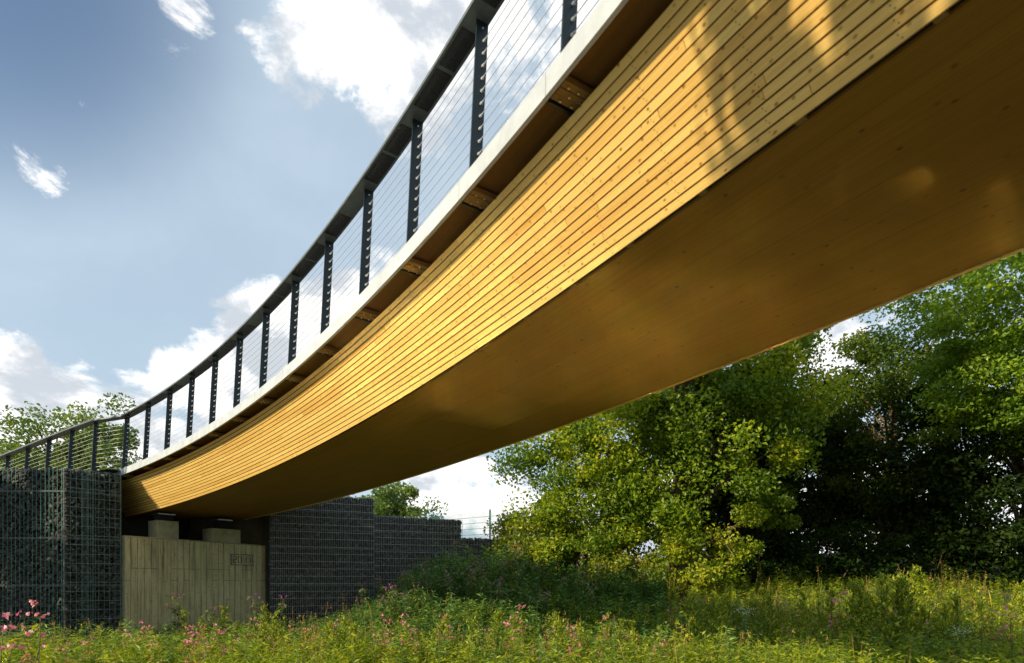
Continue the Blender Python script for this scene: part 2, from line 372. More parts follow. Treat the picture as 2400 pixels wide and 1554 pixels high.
# soffit
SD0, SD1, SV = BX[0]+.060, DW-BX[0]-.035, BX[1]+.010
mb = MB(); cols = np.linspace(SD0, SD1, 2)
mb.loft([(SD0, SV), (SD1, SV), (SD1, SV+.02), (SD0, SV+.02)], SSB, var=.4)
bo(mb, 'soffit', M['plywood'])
for a, b_, d0, d1, vr in ((9.55, 10.75, 1.36, 2.27, .9), (8.2, 9.5, 1.36, 2.29, .55)):
    mb = MB(); mb.loft([(d0, SV-.0035), (d1, SV-.0035), (d1, SV-.0003), (d0, SV-.0003)], np.linspace(a, b_, 5), var=vr)
    bo(mb, 'hatch_panel', M['plyplate'])
# brackets below the deck overhang
up3 = np.array([0, 0, 1.])
for i in range(-1, 24):
    s = i*DS-.055
    if s < S0+.1: continue
    tt, ii = frame(s)
    mb = MB()
    for o_, w_, z_ in ((-.052, .024, -.118), (0, .024, -.1215), (.052, .024, -.118)):
        c = BP(s+o_, .135, z_)[0]; mb.box(c, tt*w_, ii*.116, up3*.020, 0, rs.rand())
    c = BP(s-.105, .14, -.122)[0]; mb.box(c, tt*.010, ii*.118, up3*.02, 1)
    br = bo(mb, 'bracket', [M['block'], M['green']])
    if i < 17:
        mb = MB()
        for ai, aj in ((-.052, .075), (.0, .105), (-.052, .16), (0.0, .19), (.052, .135), (.052, .06)):
            mb = MB(); c = BP(s+ai, aj, -.139)[0]; mb.tube([c, c-up3*.014], .0075, 6)
            bb = mb.obj('bolt', M['bolt']); bb.parent = br
# railing posts, cables, handrail
HP, LEAN, PW, PT = 1.19, .064, .10, .0075
NPOST = 22
def post_mb(base, tt, ii, H=HP, lean=LEAN):
    mb = MB()
    o = base; v = []
    for k, (z, ln) in enumerate(((-.06, -.003), (H, lean))):
        for dd in (0, PW):
            for q in (-PT, PT): v.append(o+tt*q+ii*(ln+dd)+up3*z)
    mb.add(v, [[0, 1, 3, 2], [4, 6, 7, 5], [0, 4, 5, 1], [2, 3, 7, 6], [0, 2, 6, 4], [1, 5, 7, 3]])
    return mb
CAB = [.062+.0980*k for k in range(11)]
for i in range(0, NPOST):
    s = i*DS; tt, ii = frame(s); base = BP(s)[0]
    po = bo(post_mb(base, tt, ii), 'railing_post', M['green'])
    if i < 16:
        mb = MB()
        for h in CAB:
            c = base+ii*(LEAN*h/1.2+.064)+up3*h
            mb = MB(); mb.tube([c-tt*.045, c+tt*.009, c+tt*.010, c+tt*.022, c+tt*.023, c+tt*.045], [.0062, .0062, .011, .011, .0062, .0062], 6, 0)
            f = mb.obj('cable_fitting', M['cable']); f.parent = po
        mb = MB(); mb.tube([base+ii*(LEAN+.05)+up3*(HP-.05)-tt*.012, base+ii*(LEAN+.05)+up3*(HP-.05)+tt*.012], .008, 6, 0)
        f = mb.obj('rail_bolt', M['cable']); f.parent = po
for h in CAB[::-1]:
    mb = MB(); pts = []
    for i in range(0, NPOST):
        tt, ii = frame(i*DS); pts.append(BP(i*DS)[0]+ii*(LEAN*h/1.2+.064)+up3*h)
    # straight between posts with a faint sag
    q = []
    for a, b_ in zip(pts[:-1], pts[1:]): q += [a, (a+b_)/2-up3*.003]
    mb.tube(q+[pts[-1]], .0032, 5); bo(mb, 'cable', M['cable'])
mb = MB(); ssr = np.arange(0, (NPOST-1)*DS+.01, DS/4)
mb.loft([(-.024, HP+.002), (-.024, HP+.030), (.168, HP+.030), (.168, HP+.002)], ssr, mat=0)
hr = bo(mb, 'handrail', M['railtop'])
mb = MB()
for i in range(0, NPOST-1):
    for f0, f1 in ((.13, .52), (.56, .90)):
        if (i*7+int(f0*10)) % 3 == 1 and f0 > .3: continue
        mb = MB(); mb.loft([(.0, HP-.003), (.142, HP-.003), (.142, HP+.001), (.0, HP+.001)], np.linspace((i+f0)*DS, (i+f1)*DS, 3)); pn = mb.obj('rail_strip', M['railpanel']); pn.parent = hr

# ------------------------------------------------------------------ ramp railing on the left
ramp_pts = [np.array([-9.60, 13.62, 2.475]), np.array([-10.58, 14.20, 2.42])]
for k in range(3, 10):
    ramp_pts.append(ramp_pts[-1]+np.array([-1.0, .58, -.078]))
P0b = BP(0)[0]
rr = empty('ramp_railing', (float(ramp_pts[0][0]), float(ramp_pts[0][1]), CH+2.4)); tag(rr, 'dark green cable railing with pale handrail above the left stone wall', 'railing')
RL = np.array(rr.location)
RP = [P0b]+[p+np.array([0, 0, CH]) for p in ramp_pts]
def ro(mb, name, m, par=None):
    o = mb.obj(name, m)
    o.parent = par or rr
    if par is None: o.location = -Vector(RL)
    return o
tang = []
for i, p in enumerate(RP):
    a = RP[max(i-1, 0)]; b_ = RP[min(i+1, len(RP)-1)]; tt = nrm((a-b_)*[1, 1, 0]); tang.append((tt, np.array([-tt[1], tt[0], 0])))
tang[0] = frame(0)
for i in range(1, len(RP)):
    tt, ii = tang[i]; ro(post_mb(RP[i]-up3*.0, tt, ii), 'railing_post', M['green'])
for h in CAB[::-1]:
    mb = MB(); mb.tube([RP[i]+tang[i][1]*(LEAN*h/1.2+.064)+up3*h for i in range(len(RP))], .0036, 5); ro(mb, 'cable', M['cable'])
mb = MB()
v = []
for i, p in enumerate(RP):
    ii = tang[i][1]
    for d, z in ((-.024, HP+.0), (-.024, HP+.032), (.168, HP+.032), (.168, HP+.0)): v.append(p+ii*d+up3*z)
f = [[i*4+j, (i+1)*4+j, (i+1)*4+(j+1) % 4, i*4+(j+1) % 4] for i in range(len(RP)-1) for j in range(4)]
mb.add(v, np.array(f)[:, ::-1]); mb.add(v[-4:], [[0, 1, 2, 3]]); ro(mb, 'handrail', M['railtop'])

# ------------------------------------------------------------------ ground
WR0 = np.array([-6.36, 15.70]); WRd = nrm(np.array([.903, .428])); WRn = np.array([-WRd[1], WRd[0]])
def Sm(x): x = np.clip(x, 0, 1); return x*x*(3-2*x)
def ground(x, y):
    x = np.asarray(x, float); y = np.asarray(y, float)
    e = -1.5+1.36*Sm((y-9)/8.5)*Sm((x+5.6)/4.6)+.42*np.exp(-((x+1.5)**2/3.2+(y-15.6)**2/3.5))
    e = e-.22*Sm((4.4-y-.04*x)/.8)*Sm((y+2.8)/.8)*Sm((x+14)/3)*Sm((9-x)/3)*1.3     # stream bed under the near span
    e = e+1.25*Sm((y-19.5)/4)*Sm((x-3)/4)                                       # bank behind the trees
    e = e+.06*np.sin(x*1.3+.5*y)*np.sin(y*.9+1)+.03*np.sin(x*3.1+2)*np.sin(y*2.7)
    px = x-WR0[0]; py = y-WR0[1]; tq = px*WRd[0]+py*WRd[1]; nq = px*WRn[0]+py*WRn[1]
    hi = np.clip(2.15-.20*tq, .85, 2.15)
    back = Sm((nq-.45)/.12)*Sm((tq+2.2)/.4)
    far = Sm((tq-9)/3)
    e = np.where(tq < 9, e*(1-back)+hi*back, e*(1-Sm((nq-.4)/3))+np.maximum(e, .9*np.ones_like(e))*Sm((nq-.4)/3))
    left = Sm((y-13.75)/.15)*Sm((-9.75-x)/.15)
    hl = 2.36+.055*(x+9.6); hl = np.maximum(hl, .6)
    e = e*(1-left)+hl*left
    return e
def axis(lo, hi, c0, c1, st):
    a = list(np.arange(c0, c1+1e-6, st)); d = st; q = c1
    while q < hi: d *= 1.25; q += d; a.append(q)
    d = st; q = c0; b = []
    while q > lo: d *= 1.25; q -= d; b.append(q)
    return np.array(b[::-1]+a)
gx = axis(-500, 500, -16, 16, .24); gy = axis(-300, 700, -7, 26, .24)
GX, GY = np.meshgrid(gx, gy); GZ = ground(GX, GY)+CH
n0, n1_ = GX.shape; idx = np.arange(n0*n1_).reshape(n0, n1_)
mb = MB(); mb.add(np.stack([GX, GY, GZ], -1).reshape(-1, 3), np.stack([idx[:-1, :-1], idx[:-1, 1:], idx[1:, 1:], idx[1:, :-1]], -1).reshape(-1, 4))
g = mb.obj('ground', M['soil'], smooth=True); tag(g, 'brown soil and weeds of the rough meadow rising to the trees', 'ground', kind='structure')
mb = MB(); mb.add([(-11, .2, CH-1.62), (4, -.9, CH-1.62), (4, 3.0, CH-1.62), (-11, 3.2, CH-1.62)], [[0, 1, 2, 3]])
w = mb.obj('water', M['water']); tag(w, 'shallow stream passing under the near span', 'water', kind='structure')

# ------------------------------------------------------------------ gabion walls
phi = (1+5**.5)/2
ICO = nrm(np.array([(-1, phi, 0), (1, phi, 0), (-1, -phi, 0), (1, -phi, 0), (0, -1, phi), (0, 1, phi), (0, -1, -phi), (0, 1, -phi), (phi, 0, -1), (phi, 0, 1), (-phi, 0, -1), (-phi, 0, 1)], float))
ICF = np.array([(0, 11, 5), (0, 5, 1), (0, 1, 7), (0, 7, 10), (0, 10, 11), (1, 5, 9), (5, 11, 4), (11, 10, 2), (10, 7, 6), (7, 1, 8), (3, 9, 4), (3, 4, 2), (3, 2, 6), (3, 6, 8), (3, 8, 9), (4, 9, 5), (2, 4, 11), (6, 2, 10), (8, 6, 7), (9, 8, 1)])
def rotm(n):
    q = rs.randn(n, 4); q /= np.linalg.norm(q, axis=1, keepdims=True); a, b, c, d = q.T
    return np.stack([1-2*(c*c+d*d), 2*(b*c-a*d), 2*(b*d+a*c), 2*(b*c+a*d), 1-2*(b*b+d*d), 2*(c*d-a*b), 2*(b*d-a*c), 2*(c*d+a*b), 1-2*(b*b+c*c)], -1).reshape(n, 3, 3)
def stones(mb, C, r):
    n = len(C); v = ICO[None]*(1+.22*rs.randn(n, 12, 1).clip(-1.4, 1.4)); v = v*(np.stack([1.25+.3*rs.rand(n), .9+.2*rs.rand(n), .62+.2*rs.rand(n)], -1))[:, None]*r[:, None, None]
    v = np.einsum('nij,nkj->nki', rotm(n), v)+C[:, None]
    f = ICF[None]+np.arange(n)[:, None, None]*12; mb.add(v.reshape(-1, 3), f.reshape(-1, 3), 0, None, np.repeat(rs.rand(n), 20))
def gabion(o_name, segs, label, joints, wpitch, hpitch, wmat, cell=.072, hrows=True, dense=None):
    """segs: list of (start xy, end xy, bottom e, top e); joints: list of e levels of the basket seams"""
    a0 = np.array(segs[0][0]); root = empty(o_name, (float(a0[0]), float(a0[1]), CH+segs[0][2])); tag(root, label, 'gabion wall')
    st = MB(); wi = MB(); bx = MB()
    for k, (a, b_, lo, hi, *ex) in enumerate(segs):
        a = np.array([*a, 0.]); b_ = np.array([*b_, 0.]); Ln = np.linalg.norm(b_-a); t_ = (b_-a)/Ln; n_ = np.array([-t_[1], t_[0], 0])  # n_ points backwards
        back = ex[0] if ex else .85
        c = (a+b_)/2+n_*(.14+back/2)+up3*((lo+hi-.04)/2+CH); bx.box(c, t_*(Ln/2-.03), n_*(back/2), up3*((hi-lo-.04)/2))
        nu, nh = int(Ln/cell), int((hi-lo)/(cell*.80)); U, H = np.meshgrid((np.arange(nu)+.5)/nu*Ln, lo+(np.arange(nh)+.5)/nh*(hi-lo))
        U = U+(np.arange(nh)[:, None] % 2)*cell*.5
        n = U.size; r = cell*(.50+.24*rs.rand(n))
        Cc = a[None]+t_[None]*(U.ravel()+rs.randn(n)*.015)[:, None].clip(0.02, Ln-.02)+n_[None]*(.075+.05*rs.rand(n))[:, None]+up3[None]*(H.ravel()+rs.randn(n)*.012+CH)[:, None]
        stones(st, Cc, r)
        # top layer and end faces
        for dd in (.2, .3, .4):
            n = nu+1; Cc = a[None]+t_[None]*(np.linspace(.03, Ln-.03, n)+rs.randn(n)*.02)[:, None]+n_[None]*dd+up3[None]*(hi-.045+.02*rs.randn(n)+CH)[:, None]; stones(st, Cc, cell*(.5+.25*rs.rand(n)))
        for q, sg in ((0, 1), (Ln, -1)):
            nn = 5; nh2 = int((hi-lo)/cell); DD, HH = np.meshgrid(np.linspace(.1, .8, 9), lo+(np.arange(nh2)+.5)/nh2*(hi-lo)); n = DD.size
            Cc = a[None]+t_[None]*(q+sg*(.05+.03*rs.rand(n)))[:, None]+n_[None]*DD.ravel()[:, None]+up3[None]*(HH.ravel()+CH)[:, None]; stones(st, Cc, cell*(.5+.2*rs.rand(n)))
        # mesh of welded wire a finger in front of the stones
        wp = wpitch[k] if isinstance(wpitch, (list, tuple)) else wpitch
        hp_ = hpitch[k] if isinstance(hpitch, (list, tuple)) else hpitch
        m_ = wmat[k] if isinstance(wmat, (list, tuple)) else wmat
        for u in np.arange(0, Ln+.001, wp):
            jit = rs.randn()*.002
            x = a+t_*(u+jit); wi.box(x-n_*.012+up3*((lo+hi+.02)/2+CH), t_*.0024, n_*.0024, up3*((hi-lo+.02)/2), m_)
        if dense and k in dense:
            for u in np.arange(dense[k][0], dense[k][1], .040):
                x = a+t_*(u+rs.randn()*.003); wi.box(x+n_*.01+up3*((lo+hi)/2+CH), t_*.0022, n_*.0022, up3*((hi-lo)/2), 0)
        if hp_:
            z = hi
            while z > lo:
                wi.box((a+b_)/2-n_*.018+up3*(z+rs.randn()*.004+CH), t_*(Ln/2), n_*.003, up3*.0036, m_ if m_ == 2 else 0); z -= hp_
        for z in joints:
            if lo < z < hi:
                for o2 in (0, -.022): wi.box((a+b_)/2-n_*.020+up3*(z+o2+CH), t_*(Ln/2), n_*.0030, up3*.0026, 0)
        for q in (0, Ln):
            wi.box(a+t_*q-n_*.016+up3*((lo+hi)/2+CH), t_*.003, n_*.003, up3*((hi-lo)/2), 0)
    for m_, nm, mt in ((st, 'rock_fill', M['stone']), (wi, 'wire_mesh', [M['wire'], M['wire2'], M['wire3']]), (bx, 'inner_fill', M['dark'])):
        o = m_.obj(nm, mt, root); o.location = -root.location
    return root
gabion('gabion_wall', [((-17.5, 12.6), (-9.45, 12.6), -1.6, 2.40), ((-9.44, 12.6), (-8.71, 13.3), -1.6, 2.40), ((-9.05, 13.58), (-10.2, 14.45), -1.6, 2.38, .2)],
       'dark stone wall in wire baskets left of the concrete pier, below the ramp railing', [1.93, .94, -.06, -1.06], [.088, .10, .2], [None, .2, None], [1, 1, 0],
       dense={1: (.30, .56)})
def wrp(t_): q = WR0+WRd*t_; return (float(q[0]), float(q[1]))
back0 = (float(WR0[0]-1.35), float(WR0[1]+1.35))
gabion('gabion_wall', [(wrp(0), wrp(2.73), -1.7, 2.36), (wrp(2.735), wrp(5.37), -1.2, 1.87), (wrp(5.375), wrp(7.6), -.9, 1.33), (wrp(7.605), wrp(9.6), -.6, .83)],
       'stepped dark stone wall in wire baskets, right of the concrete pier and behind the pink flowers', [1.93, .93, -.07, -1.07, 1.43], .05, .2, 2, cell=.078)

# ------------------------------------------------------------------ abutment and pier
PA = np.array([-8.64, 13.32, 0.]); PB = np.array([-6.585, 16.02, 0.]); PL = np.linalg.norm(PB-PA); pt_ = (PB-PA)/PL; pn_ = np.array([-pt_[1], pt_[0], 0])
pier = empty('bridge_pier', (float(PA[0]), float(PA[1]), 0)); tag(pier, 'broad board-marked concrete pier with the date 2011, under the left end of the footbridge', 'pier')
PLc = np.array(pier.location)
def po_(mb, name, m, par=None):
    o = mb.obj(name, m, par or pier)
    if par is None: o.location = -pier.location
    return o
mb = MB(); zA, zB, z0 = CH+1.045, CH+.985, CH-1.7
nb = 24; us = [0]
wid = .142+.012*rs.randn(nb); wid = wid/wid.sum()*PL
us = np.concatenate([[0], np.cumsum(wid)])
def ptop(u): return zA+(zB-zA)*u/PL
rowz = [z0, CH+.03, CH+.29, 99]
for i in range(nb):
    a, b_ = us[i]+.0045, us[i+1]-.0045
    j1 = CH+.04 if rs.rand() < .4 else None; j2 = CH+.315 if rs.rand() < .5 else None
    lev = [z0]+[q for q in (j1, j2) if q]+[None]
    for lo, hi in zip(lev[:-1], lev[1:]):
        ins = .001+.011*rs.rand(); l2 = lo+.004
        for_top = (ptop(a)-.025, ptop(b_)-.025) if hi is None else (hi-.004, hi-.004)
        v = [PA+pt_*a+pn_*-ins, PA+pt_*b_+pn_*-ins, PA+pt_*b_+pn_*-ins, PA+pt_*a+pn_*-ins]
        v = [v[0]+up3*l2, v[1]+up3*l2, v[2]+up3*for_top[1], v[3]+up3*for_top[0]]
        v += [q+pn_*(ins+.003) for q in v]
        uv = np.array([[(0, 0)]*4]*5)*1.0; uv[0] = [(a, l2), (b_, l2), (b_, for_top[1]), (a, for_top[0])]
        mb.add(v, [[0, 1, 2, 3], [0, 4, 5, 1], [1, 5, 6, 2], [2, 6, 7, 3], [3, 7, 4, 0]], 0, uv, np.full(5, rs.rand()))
# body with bevelled top edge
bt = .62
prof = [(.0, z0), (.0, -.02), (.02, 0), (bt-.02, 0), (bt, -.02), (bt, z0)]
v = []
for u, zt in ((0, zA), (PL, zB)):
    for d, z in prof: v.append(PA+pt_*u+pn_*d+up3*(z if z == z0 else zt+z))
k = len(prof); f = [[j, k+j, k+(j+1) % k, (j+1) % k] for j in range(k)]
mb.add(v, f[:1], 1); mb.add(v, f[1:], 2); mb.add(v[:k], [list(range(k))], 2); mb.add(v[k:], [list(range(k))[::-1]], 2)
po_(mb, 'wall', [M['concrete'], M['groove'], M['concrete2']])
# recessed-look date plate 2011 with raised border and figures
ux = [q for q in (2.30, 2.66)]
def uz(px, py):                       # photo pixel on the pier face -> (u, z)
    kx = (px-1200)/F; u = (kx*PA[1]-PA[0])/(pt_[0]-kx*pt_[1]); y = PA[1]+pt_[1]*u; return u, CH+(HZ-py)/F*y
u0, zt = uz(541, 1299); u1, zb_ = uz(592, 1325)
mb = MB(); cc = lambda u, z, o: PA+pt_*u-pn_*o+up3*z
mb.box(cc((u0+u1)/2, (zt+zb_)/2, .007), pt_*((u1-u0)/2), pn_*.004, up3*((zt-zb_)/2)*1.0)
plate = po_(mb, 'date_plate', M['concrete2'])
mb = MB()
for (ca, cb, hu, hz_) in (((u0+u1)/2, zt, (u1-u0)/2+.008, .008), ((u0+u1)/2, zb_, (u1-u0)/2+.008, .008)): mb.box(cc(ca, cb, .012), pt_*hu, pn_*.006, up3*hz_)
for ca in (u0, u1): mb.box(cc(ca, (zt+zb_)/2, .0125), pt_*.008, pn_*.006, up3*((zt-zb_)/2-.008))
segd = {'2': 'abged', '0': 'abcdef', '1': 'bc'}
w_, h_ = (u1-u0)*.14, (zt-zb_)*.60
for k, chx in enumerate('2011'):
    cu = u0+(u1-u0)*(.17+.22*k); cz = (zt+zb_)/2; sw = .0065
    P6 = {'a': (0, h_/2, w_/2, sw), 'g': (0, 0, w_/2, sw), 'd': (0, -h_/2, w_/2, sw), 'b': (w_/2, h_/4, sw, h_/4), 'c': (w_/2, -h_/4, sw, h_/4), 'f': (-w_/2, h_/4, sw, h_/4), 'e': (-w_/2, -h_/4, sw, h_/4)}
    for s_ in segd[chx]:
        x_, z_, hw, hh = P6[s_]; mb.box(cc(cu+x_, cz+z_, .0145+.0004*('abcdefg'.index(s_))), pt_*(hw+.001), pn_*.005, up3*(hh+.001))
o = mb.obj('date_figures', M['groove']); o.parent = plate
# bearing pedestals
for (ua, ub, ht) in ((.70, 1.18, .43), (1.97, 2.71, .36)):
    mb = MB(); zb2 = ptop((ua+ub)/2)-.01
    mb.box(PA+pt_*(ua+ub)/2+pn_*.31+up3*(zb2+ht/2), pt_*((ub-ua)/2), pn_*.24, up3*(ht/2)); pd = po_(mb, 'bearing_pedestal', M['concrete2'])
    mb = MB(); c = PA+pt_*(ua+ub)/2+pn_*.31+up3*(zb2+ht)
    zs = 1.655+CH; hh = zs-(zb2+ht)
    mb.box(c+up3*hh*.35, pt_*.15, pn_*.15, up3*hh*.345, 0); mb.box(c+up3*(hh*.78), pt_*.19, pn_*.19, up3*(.012), 1); mb.box(c+up3*(hh*.93), pt_*.13, pn_*.13, up3*(hh*.055), 0)
    o = mb.obj('bearing', [M['dark'], M['bolt']]); o.parent = pd
# abutment behind
ab = empty('abutment', tuple(BP(-1.7, 1.7)[0]*[1, 1, 0])); tag(ab, 'concrete abutment in deep shade behind the pier, between the two stone walls', 'abutment')
mb = MB(); tt, ii = frame(-1.6)
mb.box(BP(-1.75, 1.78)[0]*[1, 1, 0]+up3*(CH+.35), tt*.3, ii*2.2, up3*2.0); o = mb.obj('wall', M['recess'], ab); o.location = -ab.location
mb = MB(); a = np.array([*WR0, 0])+np.array([-.12, .30, 0]); q = BP(-1.6, 4.0)[0]*[1, 1, 0]
d_ = nrm(q-a); n_ = np.array([-d_[1], d_[0], 0])
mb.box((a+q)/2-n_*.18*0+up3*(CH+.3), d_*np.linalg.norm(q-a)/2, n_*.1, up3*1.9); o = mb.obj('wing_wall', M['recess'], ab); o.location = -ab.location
# ramp path behind the left wall
mb = MB(); v = []
for i in range(0, len(RP)):
    ii = tang[i][1]; p = RP[i]; v += [p-ii*.25-up3*.03+np.array([0, 0, 0]), p+ii*3.4-up3*.03]
for k in range(len(RP)-1): mb.add([v[2*k], v[2*k+1], v[2*k+3], v[2*k+2]], [[0, 1, 2, 3]])
mb.add([v[0], v[1], *[BP(-.0, 3.5, -.03)[0], BP(0, .0, -.03)[0]]], [[0, 1, 2, 3]])
o = mb.obj('path', M['gravel']); tag(o, 'asphalt ramp leading onto the footbridge behind the left stone wall', 'path', kind='structure')

# ------------------------------------------------------------------ wire fence behind the right wall
fp = [(-2.92, 22.0), (-.75, 20.4), (1.42, 18.9), (3.6, 17.4+1.2)]
fn = empty('wire_fence', (fp[0][0], fp[0][1], CH+1.0)); tag(fn, 'green welded wire fence standing behind the stepped stone wall, against the sky', 'fence')
for k, (x, y) in enumerate(fp):
    mb = MB(); mb.box((x, y, CH+1.55), (.03, 0, 0), (0, .03, 0), (0, 0, .92)); mb.box((x, y, CH+2.475), (.033, 0, 0), (0, .033, 0), (0, 0, .008)); o = mb.obj('fence_post', M['fence'], fn); o.location = -fn.location
for (xa, ya), (xb, yb) in zip(fp[:-1], fp[1:]):
    a = np.array([xa, ya, 0.]); b_ = np.array([xb, yb, 0.]); Ln = np.linalg.norm(b_-a); d_ = (b_-a)/Ln; n_ = np.array([-d_[1], d_[0], 0]); mb = MB()
    for u in np.arange(.06, Ln, .05): mb.box(a+d_*u+up3*(CH+1.52), d_*.0038, n_*.0038, up3*.90)
    for z in np.arange(.65, 2.42, .2):
        for sg in (-1, 1): mb.box((a+b_)/2+n_*sg*.0065+up3*(CH+z), d_*(Ln/2-.05), n_*.004, up3*.006)
    o = mb.obj('mesh_panel', M['fence'], fn); o.location = -fn.location

# ------------------------------------------------------------------ foliage
def leaves(mb, C, size, mat_=0, up=.4, aspect=.62, axis=None, var=None, fold=.18):
    """one folded four-corner leaf per point"""
    n = len(C); N = nrm(rs.randn(n, 3)+np.array([0, 0, up])*1.6)
    A = rs.randn(n, 3) if axis is None else np.asarray(axis)+rs.randn(n, 3)*.25
    A = nrm(A-(A*N).sum(1, keepdims=True)*N); B = np.cross(N, A); s = (size*(.7+.6*rs.rand(n)))[:, None]
    v = np.stack([C-A*s*.5, C+B*s*aspect*.5+N*s*fold-A*s*.05, C+A*s*.5, C-B*s*aspect*.5+N*s*fold-A*s*.05], 1)
    f = np.arange(n*4).reshape(n, 4); mb.add(v.reshape(-1, 3), f, mat_, None, rs.rand(n) if var is None else var)
def tree(name, label, base, crown, rad, nclump, nleaf, lsize, lmat, cr=.7, trunk_r=.16, cat='tree', group=None, seed=1, lean=(0, 0), stems=1, hollow=.55, low=-1, droop=0, cut=None, limbs=.35, flat=.7):
    global rs
    keep = rs; rs = np.random.RandomState(seed)
    bx_, by_ = base; bz = float(ground(bx_, by_))+CH-.08
    root = empty(name, (bx_, by_, bz)); tag(root, label, cat, group)
    C0 = np.array([crown[0], crown[1], crown[2]+CH]); R = np.array(rad)
    d = nrm(rs.randn(nclump*3, 3)); r = hollow+(1-hollow)*rs.rand(nclump*3)**.6
    # lumpy outline
    lump = 1+.24*np.sin(d[:, 0]*5+seed)*np.sin(d[:, 2]*4+seed*2)+.15*np.sin(d[:, 1]*9+d[:, 0]*7+seed)
    K = C0+d*(r*lump)[:, None]*R
    K = K[d[:, 2] > low][:nclump]
    if cut is not None: K = K[cut(K)]
    lf = MB(); br = MB()
    for q in K:
        m_ = int(nleaf*(.6+.8*rs.rand())); rr_ = cr*(.4+.95*rs.rand())
        dd = nrm(rs.randn(m_, 3))*(rs.rand(m_, 1)**.45)*rr_*np.array([1, 1, flat]); dd[:, 2] -= droop*np.hypot(dd[:, 0], dd[:, 1])
        tone = rs.rand()*.5
        leaves(lf, q+dd, lsize, var=np.clip(tone+.55*rs.rand(m_)**1.3, 0, 1))
    B0 = np.array([bx_, by_, bz]); topz = C0[2]+.35*R[2]
    for s_ in range(stems):
        off = np.array([rs.randn()*.35, rs.randn()*.3, 0])*(stems > 1)
        T_ = np.array([C0[0]*.6+bx_*.4+lean[0], C0[1]*.6+by_*.4+lean[1], topz])+off*2.5
        tt_ = np.linspace(0, 1, 9)[:, None]; pts = B0+off*.5+(T_-B0-off*.5)*tt_+np.stack([.10*np.sin(tt_[:, 0]*5+seed+s_), .10*np.cos(tt_[:, 0]*4+s_)-.1, 0*tt_[:, 0]], 1)*min(1, trunk_r*8)
        br.tube(pts, trunk_r*(1-.78*tt_[:, 0])+.0, 9)
        sel = [q for q in K if rs.rand() < limbs/stems]
        for q in sel:
            h = np.clip((q[2]-bz)/(topz-bz)-.22-.15*rs.rand(), .12, .9); p0 = B0+off*.5+(T_-B0-off*.5)*h
            mid = (p0+q)/2+np.array([0, 0, .12*np.linalg.norm(q-p0)])*rs.rand()
            w3 = np.linspace(0, 1, 6)[:, None]; pp = (1-w3)**2*p0+2*w3*(1-w3)*mid+w3**2*q
            br.tube(pp, trunk_r*.36*(1-.85*w3[:, 0])*(1-.4*h)+.004, 5)
    o1 = lf.obj('crown', lmat, root); o1.location = -root.location
    o2 = br.obj('trunk', M['bark'], root); o2.location = -root.location
    rs = keep
    return root
# the large maple in the middle and its neighbours
tree('maple_tree', 'large sunlit maple just right of the stone walls, its crown reaching up behind the footbridge', (4.75, 17.2), (4.65, 16.6, 4.2), (3.65, 3.0, 4.1), 290, 360, .115, M['maple'], .72, .20, cut=lambda K: ~((K[:, 2]-CH < 1.5) & (K[:, 0] > 4.0)) & ~((np.abs(K[:, 0]-4.7) < .6) & (K[:, 1] < 17.2) & (K[:, 2]-CH < 2.4)), seed=3, limbs=.12, low=-.85)
tree('maple_tree', 'shaded dark maple with trunk hidden, between the sunlit maple and the notch of sky', (7.2, 18.6), (7.2, 18.4, 3.8), (1.95, 2.2, 3.5), 105, 260, .12, M['shadeleaf'], .75, .20, seed=8)
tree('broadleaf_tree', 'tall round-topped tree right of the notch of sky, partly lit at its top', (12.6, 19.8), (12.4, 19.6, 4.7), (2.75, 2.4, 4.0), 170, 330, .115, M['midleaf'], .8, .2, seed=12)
tree('broadleaf_tree', 'dark dense tree filling the gap low in the middle of the wood', (10.0, 22.0), (10.0, 21.8, 3.5), (3.4, 2.2, 2.9), 135, 200, .16, M['shadeleaf'], .8, .2, seed=15)
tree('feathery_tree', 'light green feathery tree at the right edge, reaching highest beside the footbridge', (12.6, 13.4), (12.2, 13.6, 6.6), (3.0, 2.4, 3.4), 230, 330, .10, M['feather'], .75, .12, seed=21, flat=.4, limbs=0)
tree('broadleaf_tree', 'dark shaded tree at the right edge, below the feathery tree', (14.5, 17.0), (14.0, 16.6, 2.9), (3.0, 2.0, 2.9), 125, 200, .15, M['shadeleaf'], .8, .18, seed=25)
tree('broadleaf_tree', 'dark background tree behind the sunlit maple trunk', (6.4, 21.8), (6.6, 21.6, 3.2), (2.2, 1.8, 2.6), 45, 170, .16, M['shadeleaf'], .75, .16, seed=28)
# far trees
tree('round_tree', 'feathery tree with two crowns behind the ramp railing at the left edge', (-21.5, 28), (-21.6, 28, 5.2), (3.0, 2.5, 2.5), 60, 260, .17, M['willow'], .95, .25, seed=31, hollow=.3)
tree('round_tree', 'smaller feathery tree seen through the cables of the ramp railing', (-18.2, 27), (-18.2, 27, 5.4), (1.6, 1.6, 2.5), 34, 260, .16, M['willow'], .8, .2, seed=33, hollow=.3)
tree('round_tree', 'grey-green round tree peeping over the stepped stone wall, below the footbridge', (-6.6, 31), (-6.5, 31, 3.0), (2.6, 2.2, 2.0), 60, 230, .17, M['willow'], .75, .2, seed=35, hollow=.3)
